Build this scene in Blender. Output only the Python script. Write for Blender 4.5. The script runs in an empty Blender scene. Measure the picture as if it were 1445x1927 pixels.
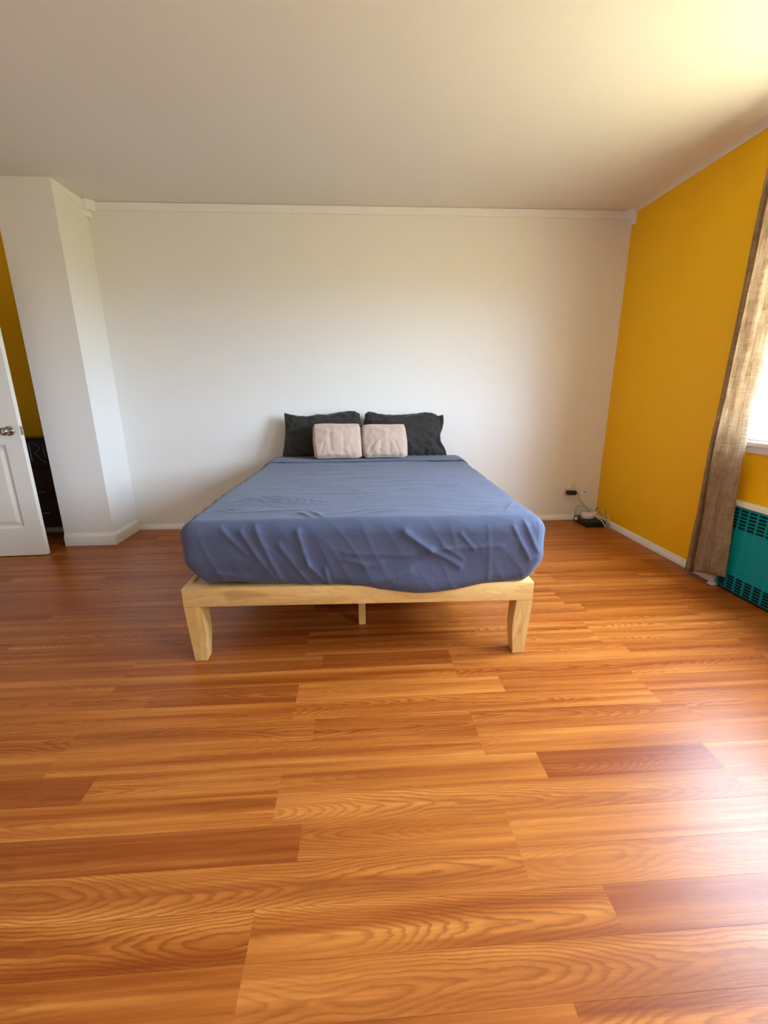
import bpy, bmesh, math, random
from mathutils import Vector, Matrix, noise

# ------------------------------------------------------------------ camera, sky, exposure
scene = bpy.context.scene
COL = scene.collection
F_PX, PITCH, YAW, ROLL = 823.97, 0.2690, 0.0584, -0.0069
CAM = (-0.2003, -3.9079, 1.1923)
cam_data = bpy.data.cameras.new('camera')
cam_data.sensor_fit = 'HORIZONTAL'
cam_data.sensor_width = 36.0
cam_data.lens = F_PX / 1445.0 * 36.0
cam_data.clip_start = 0.02
cam = bpy.data.objects.new('camera', cam_data)
COL.objects.link(cam)
_fw = Vector((math.sin(YAW) * math.cos(PITCH), math.cos(YAW) * math.cos(PITCH), -math.sin(PITCH)))
_ri = Vector((math.cos(YAW), -math.sin(YAW), 0))
_up = _ri.cross(_fw)
_r2 = _ri * math.cos(ROLL) + _up * math.sin(ROLL)
_u2 = -_ri * math.sin(ROLL) + _up * math.cos(ROLL)
_m = Matrix((_r2, _u2, -_fw)).transposed().to_4x4()
_m.translation = CAM
cam.matrix_world = _m
scene.camera = cam

SKY_STRENGTH = 11.0
SKY_COLOR = (1.48, 1.85, 2.38, 1)
GROUND_COLOR = (0.63, 0.58, 0.35, 1)
EXPOSURE = 1.18
world = bpy.data.worlds.new('sky')
scene.world = world
world.use_nodes = True
wn, wl = world.node_tree.nodes, world.node_tree.links
wn.clear()
w_out = wn.new('ShaderNodeOutputWorld')
w_bg = wn.new('ShaderNodeBackground')
w_tc = wn.new('ShaderNodeTexCoord')
w_sep = wn.new('ShaderNodeSeparateXYZ')
w_mr = wn.new('ShaderNodeMapRange')
w_mr.inputs['From Min'].default_value = -0.03
w_mr.inputs['From Max'].default_value = 0.05
w_mix = wn.new('ShaderNodeMix'); w_mix.data_type = 'RGBA'
w_mix.inputs['A'].default_value = GROUND_COLOR
w_mix.inputs['B'].default_value = SKY_COLOR
w_bg.inputs['Strength'].default_value = SKY_STRENGTH
wl.new(w_tc.outputs['Generated'], w_sep.inputs[0])
wl.new(w_sep.outputs['Z'], w_mr.inputs['Value'])
wl.new(w_mr.outputs['Result'], w_mix.inputs['Factor'])
wl.new(w_mix.outputs['Result'], w_bg.inputs['Color'])
wl.new(w_bg.outputs[0], w_out.inputs[0])

scene.view_settings.view_transform = 'Standard'
scene.view_settings.look = 'None'
scene.view_settings.gamma = 1.0
scene.view_settings.use_curve_mapping = False
scene.view_settings.exposure = EXPOSURE
scene.cycles.use_denoising = True
scene.cycles.max_bounces = 10
scene.cycles.diffuse_bounces = 6
scene.cycles.glossy_bounces = 4
scene.cycles.transparent_max_bounces = 12
scene.cycles.sample_clamp_indirect = 6.0
scene.cycles.caustics_reflective = False
scene.cycles.caustics_refractive = False

# room dimensions
XR, XL, YF, H = 2.056, -3.38, -5.3, 2.577
PX0, PX1, PY = -2.582, -2.197, -0.394          # pier on the left of the back wall
WIN1 = (-3.00, -1.425, 0.90, 2.22)              # y0, y1, z0, z1
WIN_FILL = (-4.75, -3.95, 0.90, 2.22)              # unseen window added behind the viewer for fill light

def portal(name, win):
    ld = bpy.data.lights.new(name, 'AREA')
    ld.shape = 'RECTANGLE'
    ld.size = win[1] - win[0]
    ld.size_y = win[3] - win[2]
    ld.cycles.is_portal = True
    o = bpy.data.objects.new(name, ld)
    COL.objects.link(o)
    z, x = Vector((1, 0, 0)), Vector((0, 1, 0))      # lamp shines along -z -> into the room
    y = z.cross(x)
    m = Matrix((x, y, z)).transposed().to_4x4()
    m.translation = (XR + 0.14, (win[0] + win[1]) / 2, (win[2] + win[3]) / 2)
    o.matrix_world = m
portal('window_daylight', WIN1)
portal('window_daylight', WIN_FILL)  # portal of the added fill window

# ------------------------------------------------------------------ helpers
RND = random.Random(7)

def link(o, parent=None):
    COL.objects.link(o)
    if parent is not None:
        o.parent = parent
    return o

def tag(o, label=None, cat=None, group=None, kind=None):
    if label: o['label'] = label
    if cat: o['category'] = cat
    if group: o['group'] = group
    if kind: o['kind'] = kind
    return o

def empty(name, loc=(0, 0, 0), rz=0.0):
    o = bpy.data.objects.new(name, None)
    o.location = loc
    o.rotation_euler = (0, 0, rz)
    o.empty_display_size = 0.1
    COL.objects.link(o)
    return o

def mesh_obj(name, bm, mat, parent=None, smooth=False, autosmooth=None):
    bmesh.ops.recalc_face_normals(bm, faces=bm.faces)
    me = bpy.data.meshes.new(name)
    bm.to_mesh(me)
    bm.free()
    if mat: me.materials.append(mat)
    if smooth:
        me.polygons.foreach_set('use_smooth', [True] * len(me.polygons))
    if autosmooth is not None:
        me.polygons.foreach_set('use_smooth', [True] * len(me.polygons))
        try: me.set_sharp_from_angle(angle=autosmooth)
        except Exception: pass
    o = bpy.data.objects.new(name, me)
    return link(o, parent)

def box(bm, x0, x1, y0, y1, z0, z1, bevel=0.0, seg=2):
    m = Matrix.Translation(((x0 + x1) / 2, (y0 + y1) / 2, (z0 + z1) / 2)) @ Matrix.Diagonal((x1 - x0, y1 - y0, z1 - z0, 1))
    r = bmesh.ops.create_cube(bm, size=1.0, matrix=m)
    if bevel > 0:
        es = set()
        for v in r['verts']:
            es.update(v.link_edges)
        bmesh.ops.bevel(bm, geom=list(es), offset=bevel, segments=seg, affect='EDGES', profile=0.5)
    return bm

def box_obj(name, dims, mat, parent=None, bevel=0.0, seg=2):
    bm = bmesh.new()
    box(bm, *dims, bevel=bevel, seg=seg)
    return mesh_obj(name, bm, mat, parent, autosmooth=0.7 if bevel else None)

def extrude_profile(bm, pts, axis, a0, a1):
    """closed 2-D profile swept along an axis ('x': pts are (y,z); 'y': pts are (x,z); 'z': pts are (x,y))"""
    def P(p, a):
        return {'x': (a, p[0], p[1]), 'y': (p[0], a, p[1]), 'z': (p[0], p[1], a)}[axis]
    A = [bm.verts.new(P(p, a0)) for p in pts]
    B = [bm.verts.new(P(p, a1)) for p in pts]
    n = len(pts)
    for i in range(n):
        bm.faces.new((A[i], A[(i + 1) % n], B[(i + 1) % n], B[i]))
    bm.faces.new(A)
    bm.faces.new(B[::-1])
    return bm

def lathe(bm, prof, n=24, mat=None):
    """profile of (r, h), turned about local z; mat places it"""
    rings = []
    for r, h in prof:
        ring = []
        for i in range(n):
            a = 2 * math.pi * i / n
            v = Vector((r * math.cos(a), r * math.sin(a), h))
            if mat: v = mat @ v
            ring.append(bm.verts.new(v))
        rings.append(ring)
    for a, b in zip(rings, rings[1:]):
        for i in range(n):
            bm.faces.new((a[i], a[(i + 1) % n], b[(i + 1) % n], b[i]))
    bm.faces.new(rings[0][::-1])
    bm.faces.new(rings[-1])
    return bm

def catmull(pts, per=8):
    P = [Vector(p) for p in pts]
    P = [P[0] * 2 - P[1]] + P + [P[-1] * 2 - P[-2]]
    out = []
    for i in range(1, len(P) - 2):
        for k in range(per):
            t = k / per
            a, b, c, d = P[i - 1], P[i], P[i + 1], P[i + 2]
            out.append(0.5 * ((2 * b) + (c - a) * t + (2 * a - 5 * b + 4 * c - d) * t * t + (3 * b - a - 3 * c + d) * t ** 3))
    out.append(P[-2])
    return out

def tube(bm, pts, r, n=8, smooth=True, per=8, cap=True):
    path = catmull(pts, per) if smooth and len(pts) > 2 else [Vector(p) for p in pts]
    prev = None
    rings = []
    for i, p in enumerate(path):
        t = (path[min(i + 1, len(path) - 1)] - path[max(i - 1, 0)]).normalized()
        if prev is None:
            ref = Vector((0, 0, 1)) if abs(t.z) < 0.9 else Vector((1, 0, 0))
            nrm = t.cross(ref).normalized()
        else:
            nrm = (prev - t * prev.dot(t)).normalized()
        prev = nrm
        bi = t.cross(nrm)
        rr = r(i / max(1, len(path) - 1)) if callable(r) else r
        rings.append([bm.verts.new(p + rr * (math.cos(2 * math.pi * k / n) * nrm + math.sin(2 * math.pi * k / n) * bi)) for k in range(n)])
    for a, b in zip(rings, rings[1:]):
        for k in range(n):
            bm.faces.new((a[k], a[(k + 1) % n], b[(k + 1) % n], b[k]))
    if cap:
        bm.faces.new(rings[0][::-1])
        bm.faces.new(rings[-1])
    return bm

def interp(pts, t):
    """smooth interpolation through (t, value...) control rows"""
    if t <= pts[0][0]: return pts[0][1:]
    if t >= pts[-1][0]: return pts[-1][1:]
    for i in range(len(pts) - 1):
        if pts[i][0] <= t <= pts[i + 1][0]:
            k = (t - pts[i][0]) / (pts[i + 1][0] - pts[i][0])
            p0 = pts[max(i - 1, 0)]; p1 = pts[i]; p2 = pts[i + 1]; p3 = pts[min(i + 2, len(pts) - 1)]
            return tuple(0.5 * ((2 * b) + (c - a) * k + (2 * a - 5 * b + 4 * c - d) * k * k + (3 * b - a - 3 * c + d) * k ** 3)
                         for a, b, c, d in zip(p0[1:], p1[1:], p2[1:], p3[1:]))

def fbm(x, y, z=0.0):
    return noise.noise(Vector((x, y, z)))

def smooth01(a, b, x):
    t = max(0.0, min(1.0, (x - a) / (b - a)))
    return t * t * (3 - 2 * t)

# ------------------------------------------------------------------ materials
class NT:
    def __init__(self, name):
        self.m = bpy.data.materials.new(name)
        self.m.use_nodes = True
        self.n = self.m.node_tree.nodes
        self.l = self.m.node_tree.links
        self.n.clear()
        self.out = self.n.new('ShaderNodeOutputMaterial')
    def node(self, t, **kw):
        nd = self.n.new(t)
        for k, v in kw.items():
            if k.startswith('_'):
                setattr(nd, k[1:], v)
        return nd
    def lk(self, a, b): self.l.new(a, b)
    def val(self, nd, **kw):
        for k, v in kw.items():
            nd.inputs[k.replace('_', ' ')].default_value = v
        return nd
    def math(self, op, a, b=None, clamp=False):
        nd = self.n.new('ShaderNodeMath'); nd.operation = op; nd.use_clamp = clamp
        for i, v in enumerate((a, b)):
            if v is None: continue
            if isinstance(v, (int, float)): nd.inputs[i].default_value = v
            else: self.lk(v, nd.inputs[i])
        return nd.outputs[0]
    def mix(self, fac, a, b, blend='MIX'):
        nd = self.n.new('ShaderNodeMix'); nd.data_type = 'RGBA'; nd.blend_type = blend
        for key, v in (('Factor', fac), ('A', a), ('B', b)):
            s = [i for i in nd.inputs if i.name == key and (i.type == ('VALUE' if key == 'Factor' else 'RGBA'))][0]
            if isinstance(v, (int, float)): s.default_value = v
            elif isinstance(v, tuple): s.default_value = v if len(v) == 4 else (*v, 1)
            else: self.lk(v, s)
        return [o for o in nd.outputs if o.type == 'RGBA'][0]
    def noise(self, vec, scale, detail=2.0, rough=0.5, dist=0.0):
        nd = self.n.new('ShaderNodeTexNoise')
        nd.inputs['Scale'].default_value = scale
        nd.inputs['Detail'].default_value = detail
        nd.inputs['Roughness'].default_value = rough
        nd.inputs['Distortion'].default_value = dist
        if vec is not None: self.lk(vec, nd.inputs['Vector'])
        return nd.outputs['Fac']
    def mapping(self, vec, scale=(1, 1, 1), loc=(0, 0, 0)):
        nd = self.n.new('ShaderNodeMapping')
        nd.inputs['Scale'].default_value = scale
        nd.inputs['Location'].default_value = loc
        self.lk(vec, nd.inputs['Vector'])
        return nd.outputs[0]
    def coords(self, kind='Object'):
        return self.n.new('ShaderNodeTexCoord').outputs[kind]
    def bump(self, h, strength=0.2, dist=0.01):
        nd = self.n.new('ShaderNodeBump')
        nd.inputs['Strength'].default_value = strength
        nd.inputs['Distance'].default_value = dist
        self.lk(h, nd.inputs['Height'])
        return nd.outputs[0]
    def ramp(self, fac, stops):
        nd = self.n.new('ShaderNodeValToRGB')
        e = nd.color_ramp.elements
        while len(e) < len(stops): e.new(0.5)
        for el, (p, c) in zip(e, stops):
            el.position = p
            el.color = c if len(c) == 4 else (*c, 1)
        self.lk(fac, nd.inputs[0])
        return nd.outputs[0]
    def bsdf(self, color, rough=0.5, normal=None, spec=0.5, metal=0.0, sheen=0.0):
        b = self.n.new('ShaderNodeBsdfPrincipled')
        if isinstance(color, tuple): b.inputs['Base Color'].default_value = (*color[:3], 1)
        else: self.lk(color, b.inputs['Base Color'])
        if isinstance(rough, (int, float)): b.inputs['Roughness'].default_value = rough
        else: self.lk(rough, b.inputs['Roughness'])
        b.inputs['Specular IOR Level'].default_value = spec
        b.inputs['Metallic'].default_value = metal
        b.inputs['Sheen Weight'].default_value = sheen
        if normal is not None: self.lk(normal, b.inputs['Normal'])
        self.lk(b.outputs[0], self.out.inputs[0])
        return b

def m_plain(name, color, rough=0.5, spec=0.5, metal=0.0, bump=0.0, bscale=200.0):
    t = NT(name)
    nz = t.noise(t.coords(), bscale, 3)
    col = t.mix(0.06, color, t.ramp(nz, [(0.3, tuple(c * 0.6 for c in color)), (0.7, tuple(min(1, c * 1.25) for c in color))]))
    t.bsdf(col, rough, t.bump(nz, bump, 0.002) if bump else None, spec, metal)
    return t.m

def m_paint(name, color, rough=0.6, bump=0.08, scale=90.0, spec=0.35):
    t = NT(name)
    co = t.coords()
    n1 = t.noise(co, scale, 4, 0.6)
    n2 = t.noise(co, 1.3, 2)
    col = t.mix(t.math('MULTIPLY', n2, 0.10), color, tuple(c * 0.86 for c in color))
    t.bsdf(col, rough, t.bump(n1, bump, 0.004), spec)
    return t.m

def m_floor():
    t = NT('laminate_floor')
    a = t.node('ShaderNodeAttribute', _attribute_type='OBJECT', _attribute_name='tone')
    s = t.node('ShaderNodeAttribute', _attribute_type='OBJECT', _attribute_name='seed')
    tone, seed = a.outputs['Fac'], s.outputs['Fac']
    co = t.coords()
    off = t.node('ShaderNodeCombineXYZ')
    t.lk(t.math('MULTIPLY', seed, 13.7), off.inputs[0])
    t.lk(t.math('MULTIPLY', seed, 5.3), off.inputs[1])
    t.lk(t.math('MULTIPLY', seed, 3.1), off.inputs[2])
    va = t.node('ShaderNodeVectorMath', _operation='ADD')
    t.lk(co, va.inputs[0]); t.lk(off.outputs[0], va.inputs[1])
    v = va.outputs[0]
    # cathedral grain: nested parabolas along each strip, bent by noise, in patches
    sx = t.node('ShaderNodeSeparateXYZ'); t.lk(co, sx.inputs[0])
    bend = t.noise(t.mapping(v, (1.6, 4.0, 1)), 1.0, 1.5, 0.45)
    wob = t.noise(t.mapping(v, (16, 75, 1)), 1.0, 3, 0.55)
    mid = t.noise(t.mapping(v, (1.1, 0.2, 1), (5, 2, 0)), 1.0, 1)
    yc = t.math('ADD', sx.outputs[1], t.math('MULTIPLY', t.math('SUBTRACT', mid, 0.5), 0.11))
    par = t.math('MULTIPLY', t.math('POWER', t.math('ABSOLUTE', t.math('DIVIDE', yc, 0.052)), 1.55), 4.6)
    lng = t.math('MULTIPLY', sx.outputs[0], t.math('MULTIPLY', t.math('SIGN', t.math('SUBTRACT', t.math('FRACT', t.math('MULTIPLY', seed, 3.7)), 0.5)), 9.5))
    ph = t.math('ADD', t.math('ADD', par, lng), t.math('ADD', t.math('MULTIPLY', bend, 18.0), t.math('MULTIPLY', wob, 1.1)))
    fr = t.math('FRACT', ph)
    line = t.ramp(fr, [(0.0, (0, 0, 0)), (0.35, (0.06, 0.06, 0.06)), (0.78, (1, 1, 1)), (0.92, (0.3, 0.3, 0.3)), (1.0, (0, 0, 0))])
    lmask = t.noise(t.mapping(v, (0.9, 4.0, 1), (3, 9, 0)), 1.0, 1)
    lm = t.ramp(lmask, [(0.38, (0.08, 0.08, 0.08)), (0.58, (1, 1, 1))])
    streak = t.noise(t.mapping(v, (0.75, 24, 1), (7, 1, 0)), 1.0, 4, 0.6, 0.25)
    fibre = t.noise(t.mapping(v, (7, 300, 1)), 1.0, 3, 0.6)
    base = t.ramp(streak, [(0.26, (0.19, 0.034, 0.003)), (0.40, (0.32, 0.080, 0.009)), (0.54, (0.45, 0.136, 0.020)), (0.70, (0.60, 0.225, 0.043))])
    g = t.math('MULTIPLY', t.math('MULTIPLY', line, lm), 0.68)
    c1 = t.mix(g, base, (0.165, 0.030, 0.003))
    c2 = t.mix(t.math('MULTIPLY', t.math('SUBTRACT', fibre, 0.35, True), 0.7), c1, (0.17, 0.034, 0.004))
    c3 = t.mix(t.math('MULTIPLY', tone, 0.62, True), c2, (0.180, 0.030, 0.005))
    lt = t.math('MULTIPLY', t.math('MULTIPLY', tone, -1.0), 0.5, True)
    c4 = t.mix(lt, c3, (0.60, 0.235, 0.055))
    # a few dark flecks
    fl = t.noise(t.mapping(v, (22, 70, 1), (2, 4, 0)), 1.0, 0)
    c5 = t.mix(t.math('MULTIPLY', t.math('GREATER_THAN', fl, 0.90), 0.8), c4, (0.07, 0.02, 0.01))
    ht = t.math('ADD', t.math('MULTIPLY', fibre, 0.7), t.math('MULTIPLY', t.noise(v, 55, 2), 0.6))
    rough = t.math('ADD', 0.27, t.math('MULTIPLY', fibre, 0.14))
    t.bsdf(c5, rough, t.bump(ht, 0.20, 0.002), 0.26)
    return t.m

def m_pine():
    t = NT('pine_wood')
    a = t.node('ShaderNodeAttribute', _attribute_type='OBJECT', _attribute_name='upright')
    co = t.coords()
    sep = t.node('ShaderNodeSeparateXYZ'); t.lk(co, sep.inputs[0])
    swap = t.node('ShaderNodeCombineXYZ')
    t.lk(sep.outputs[2], swap.inputs[0]); t.lk(sep.outputs[1], swap.inputs[1]); t.lk(sep.outputs[0], swap.inputs[2])
    mv = t.node('ShaderNodeMix', _data_type='VECTOR')
    t.lk(a.outputs['Fac'], mv.inputs[0]); t.lk(co, mv.inputs[4]); t.lk(swap.outputs[0], mv.inputs[5])
    v = mv.outputs[1]
    field = t.noise(t.mapping(v, (2.2, 10, 14)), 1.0, 2, 0.5, 0.4)
    fr = t.math('FRACT', t.math('MULTIPLY', field, 7))
    fib = t.noise(t.mapping(v, (8, 120, 160)), 1.0, 3)
    c = t.ramp(field, [(0.3, (0.64, 0.39, 0.125)), (0.55, (0.78, 0.51, 0.19)), (0.75, (0.84, 0.60, 0.26))])
    c = t.mix(t.math('MULTIPLY', t.ramp(fr, [(0.55, (0, 0, 0)), (0.9, (1, 1, 1)), (1.0, (0, 0, 0))]), 0.32), c, (0.43, 0.22, 0.06))
    c = t.mix(t.math('MULTIPLY', fib, 0.18), c, (0.36, 0.18, 0.05))
    kn = t.noise(t.mapping(v, (5, 13, 13), (4.3, 1.7, 2.2)), 1.0, 1)
    c = t.mix(t.math('MULTIPLY', t.ramp(kn, [(0.70, (0, 0, 0)), (0.80, (1, 1, 1))]), 0.5), c, (0.36, 0.16, 0.04))
    t.bsdf(c, 0.42, t.bump(fib, 0.05, 0.001), 0.4)
    return t.m

def m_fabric(name, color, weave=900.0, bump=0.15, rough=0.85, sheen=0.15, crinkle=0.0, var=0.12):
    t = NT(name)
    co = t.coords()
    w = t.noise(co, weave, 2)
    n2 = t.noise(co, 6, 3)
    col = t.mix(t.math('MULTIPLY', n2, var), color, tuple(c * 0.6 for c in color))
    h = w
    if crinkle:
        cr = t.noise(t.mapping(co, (30, 55, 40)), 1.0, 4, 0.62, 0.8)
        h = t.math('ADD', t.math('MULTIPLY', w, 0.12), t.math('MULTIPLY', cr, crinkle))
    t.bsdf(col, rough, t.bump(h, bump, 0.005), 0.2, 0.0, sheen)
    return t.m

def m_curtain():
    t = NT('linen_curtain')
    co = t.coords()
    v1 = t.noise(t.mapping(co, (120, 120, 9)), 1.0, 3, 0.6)
    v2 = t.noise(t.mapping(co, (16, 16, 160)), 1.0, 3, 0.6)
    v3 = t.noise(co, 14, 4, 0.6)
    f = t.math('ADD', t.math('MULTIPLY', v1, 0.45), t.math('ADD', t.math('MULTIPLY', v2, 0.3), t.math('MULTIPLY', v3, 0.3)))
    c = t.ramp(f, [(0.36, (0.33, 0.23, 0.14)), (0.52, (0.54, 0.42, 0.29)), (0.68, (0.72, 0.60, 0.46))])
    nb = t.bump(f, 0.3, 0.003)
    d = t.node('ShaderNodeBsdfDiffuse'); t.lk(c, d.inputs[0]); t.lk(nb, d.inputs['Normal'])
    tr = t.node('ShaderNodeBsdfTranslucent'); t.lk(c, tr.inputs[0])
    mx = t.node('ShaderNodeMixShader'); mx.inputs[0].default_value = 0.58
    t.lk(d.outputs[0], mx.inputs[1]); t.lk(tr.outputs[0], mx.inputs[2])
    t.lk(mx.outputs[0], t.out.inputs[0])
    return t.m

def m_glass():
    t = NT('window_glass')
    tr = t.node('ShaderNodeBsdfTransparent'); tr.inputs[0].default_value = (0.97, 0.985, 0.985, 1)
    gl = t.node('ShaderNodeBsdfGlossy'); gl.inputs['Roughness'].default_value = 0.02
    mx = t.node('ShaderNodeMixShader'); mx.inputs[0].default_value = 0.05
    t.lk(tr.outputs[0], mx.inputs[1]); t.lk(gl.outputs[0], mx.inputs[2])
    t.lk(mx.outputs[0], t.out.inputs[0])
    return t.m

def m_ceiling():
    t = NT('ceiling_paint')
    co = t.coords()
    n1 = t.noise(co, 170, 4, 0.65)
    n2 = t.noise(t.mapping(co, (2.0, 0.35, 1)), 1.0, 3)
    n3 = t.noise(t.mapping(co, (9, 3, 1)), 1.0, 3)
    h = t.math('ADD', t.math('MULTIPLY', n1, 0.6), t.math('ADD', t.math('MULTIPLY', n2, 1.0), t.math('MULTIPLY', n3, 0.35)))
    t.bsdf((0.80, 0.775, 0.72), 0.55, t.bump(h, 0.16, 0.012), 0.35)
    return t.m

M_WHITE = m_paint('white_wall_paint', (0.80, 0.785, 0.74), 0.6, 0.05)
M_CEIL = m_ceiling()
M_ORANGE = m_paint('mustard_wall_paint', (0.95, 0.53, 0.006), 0.5, 0.05, 90.0, 0.2)
M_TRIM = m_paint('white_trim_paint', (0.84, 0.83, 0.80), 0.35, 0.02, 60, 0.5)
M_FLOOR = m_floor()
M_SUB = m_plain('subfloor_board', (0.06, 0.02, 0.008), 0.8)
M_PINE = m_pine()
M_SHEET = m_fabric('slate_sheet', (0.076, 0.090, 0.152), 700, 0.36, 0.75, 0.12, 1.0)
M_PILLOW = m_fabric('charcoal_pillowcase', (0.030, 0.026, 0.022), 700, 0.25, 0.8, 0.12, 1.0)
M_CUSH = m_fabric('blush_velvet', (0.53, 0.385, 0.30), 500, 0.2, 0.85, 0.5, 0.6, 0.25)
M_PIPE = m_fabric('blush_piping', (0.52, 0.40, 0.35), 500, 0.1)
M_CURTAIN = m_curtain()
M_GLASS = m_glass()
M_VINYL = m_plain('white_vinyl', (0.82, 0.84, 0.84), 0.3)
M_DOOR = m_paint('door_paint', (0.78, 0.745, 0.655), 0.38, 0.03, 70, 0.5)
M_NICKEL = m_plain('satin_nickel', (0.42, 0.39, 0.34), 0.22, 0.5, 1.0)
M_TEAL = m_plain('teal_enamel', (0.0003, 0.30, 0.37), 0.4, 0.2)
M_BLACK = m_plain('black_plastic', (0.008, 0.008, 0.009), 0.4)
M_SLOT_SHADE = m_plain('slot_shade_backing', (0.004, 0.006, 0.007), 0.8)  # near-black colour stands in for shade inside the heater slots
M_PLASTIC = m_plain('white_plastic', (0.80, 0.79, 0.76), 0.35)
M_CORDW = m_plain('white_cord', (0.74, 0.71, 0.64), 0.5)
M_CORDG = m_plain('grey_cord', (0.16, 0.16, 0.17), 0.5)
M_DARKWOOD = m_plain('dark_cabinet_wood', (0.030, 0.010, 0.006), 0.35, bump=0.1, bscale=30)
M_BOARD = m_plain('chalkboard_slate', (0.010, 0.010, 0.011), 0.7)
M_CHALK = m_plain('white_chalk', (0.34, 0.34, 0.33), 0.9)

# ------------------------------------------------------------------ structure
def struct(name, bm, mat, **k):
    return tag(mesh_obj(name, bm, mat, **k), kind='structure')

# floor: subfloor slab + laminate strips laid left to right
bm = bmesh.new(); box(bm, XL - 0.1, XR + 0.1, YF - 0.1, 0.1, -0.12, -0.009)
floor = struct('floor', bm, M_SUB)
floor['label'] = 'orange brown wood laminate floor of long planks'
BOARD, PITCHY, Y0 = 1.445, 0.2088, -2.925
strip_cache = {}
def strip(x0, x1, y0, y1, tone):
    x0c, x1c = max(x0, XL), min(x1, XR)
    y0c, y1c = max(y0, YF), min(y1, 0.0)
    if x1c - x0c < 0.01 or y1c - y0c < 0.01: return
    key = (round(x1c - x0c, 3), round(y1c - y0c, 3))
    if key not in strip_cache:
        g = 0.00003
        hx, hy = key[0] / 2 - g, key[1] / 2 - g
        b = bmesh.new(); box(b, -hx, hx, -hy, hy, -0.009, 0.0)
        bmesh.ops.recalc_face_normals(b, faces=b.faces)
        me = bpy.data.meshes.new('plank'); b.to_mesh(me); b.free()
        me.materials.append(M_FLOOR)
        strip_cache[key] = me
    o = bpy.data.objects.new('plank', strip_cache[key])
    o.location = ((x0c + x1c) / 2, (y0c + y1c) / 2, 0)
    o['tone'] = float(tone)
    o['seed'] = float(RND.random() * 10)
    link(o, floor)
known_dark = {(0, 'ul', -1): .8, (-1, 'ul', -1): .8, (-1, 'ur', 0): .65, (1, 'ur', 0): .7, (-3, 'ur', -1): .75, (-2, 'ur', -1): .3, (-5, 'ur', -1): .55,
              (0, 'lo', -1): -.2, (-1, 'lo', -1): -.1, (-1, 'lo', 0): -.3, (1, 'ul', -1): -.1, (1, 'lo', -1): .1, (0, 'ur', -1): -.15, (0, 'ul', 0): -.3,
              (0, 'lo', 0): -.3, (1, 'ul', 0): -.1, (1, 'lo', 0): -.2, (-2, 'ul', -1): -.1, (-2, 'lo', -1): -.15, (-2, 'ul', 0): .3, (-2, 'lo', 0): -.2, (-1, 'ul', 0): -.2,
              (-3, 'ul', -1): .1, (-3, 'ul', 0): -.2, (-3, 'lo', -1): .1, (-4, 'lo', -1): .1, (1, 'ur', -1): .0, (2, 'ul', -1): .1, (2, 'ur', -1): -.1, (2, 'lo', -1): -.1}
for j in range(-15, 12):
    yt = Y0 - PITCHY * j
    yb = yt - PITCHY
    ym = (yt + yb) / 2
    base = 0.208 if j % 2 == 0 else -0.470
    for k in range(-4, 3):
        s = base + BOARD * k
        def tone(part):
            t = known_dark.get((j, part, k))
            if t is not None: return t
            r = RND.random()
            if r < 0.18: return RND.uniform(0.4, 0.75)
            return RND.uniform(-0.35, 0.25)
        strip(s, s + 0.853, ym, yt, tone('ul'))
        strip(s + 0.853, s + BOARD, ym, yt, tone('ur'))
        strip(s, s + BOARD, yb, ym, tone('lo'))

bm = bmesh.new(); box(bm, XL - 0.1, XR + 0.2, YF - 0.1, 0.1, H, H + 0.12)
ceiling = struct('ceiling', bm, M_CEIL)

bm = bmesh.new(); box(bm, PX1 - 0.05, XR + 0.2, 0.0, 0.1, -0.1, H + 0.02)
struct('wall_back', bm, M_WHITE)
bm = bmesh.new(); box(bm, PX0, PX1, PY, 0.05, -0.1, H + 0.02)
struct('wall_pier', bm, M_WHITE)
bm = bmesh.new(); box(bm, XL - 0.1, PX0 + 0.001, 0.0, 0.1, -0.1, H + 0.02)
struct('wall_alcove', bm, M_ORANGE)
bm = bmesh.new(); box(bm, XL - 0.1, XR + 0.2, YF - 0.1, YF, -0.1, H + 0.02)
struct('wall_front', bm, M_WHITE)
# left wall with the doorway the open door belongs to, and the hall seen through it
DY0, DY1, DZ = -1.43, -0.645, 2.05
bm = bmesh.new()
box(bm, XL - 0.1, XL, DY1, 0.05, -0.1, H + 0.02)
box(bm, XL - 0.1, XL, YF, DY0, -0.1, H + 0.02)
box(bm, XL - 0.1, XL, DY0, DY1, DZ, H + 0.02)
struct('wall_left', bm, M_WHITE)
bm = bmesh.new()
box(bm, XL - 1.2, XL - 1.1, -2.2, 0.1, -0.1, H)
box(bm, XL - 1.2, XL - 0.1, 0.0, 0.1, -0.1, H)
box(bm, XL - 1.2, XL - 0.1, -2.3, -2.2, -0.1, H)
box(bm, XL - 1.2, XL - 0.1, -2.3, 0.1, 2.4, H)
struct('wall_hall', bm, M_WHITE)
bm = bmesh.new(); box(bm, XL - 1.2, XL - 0.0995, -2.3, 0.1, -0.1, -0.001)
struct('floor_hall', bm, M_SUB)
# door casing in the left wall
bm = bmesh.new()
box(bm, XL, XL + 0.015, DY0 - 0.07, DY0, 0, DZ - 0.001)
box(bm, XL, XL + 0.015, DY0 - 0.07, DY1 + 0.005, DZ, DZ + 0.07)
struct('trim_3', bm, M_TRIM)

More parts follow.
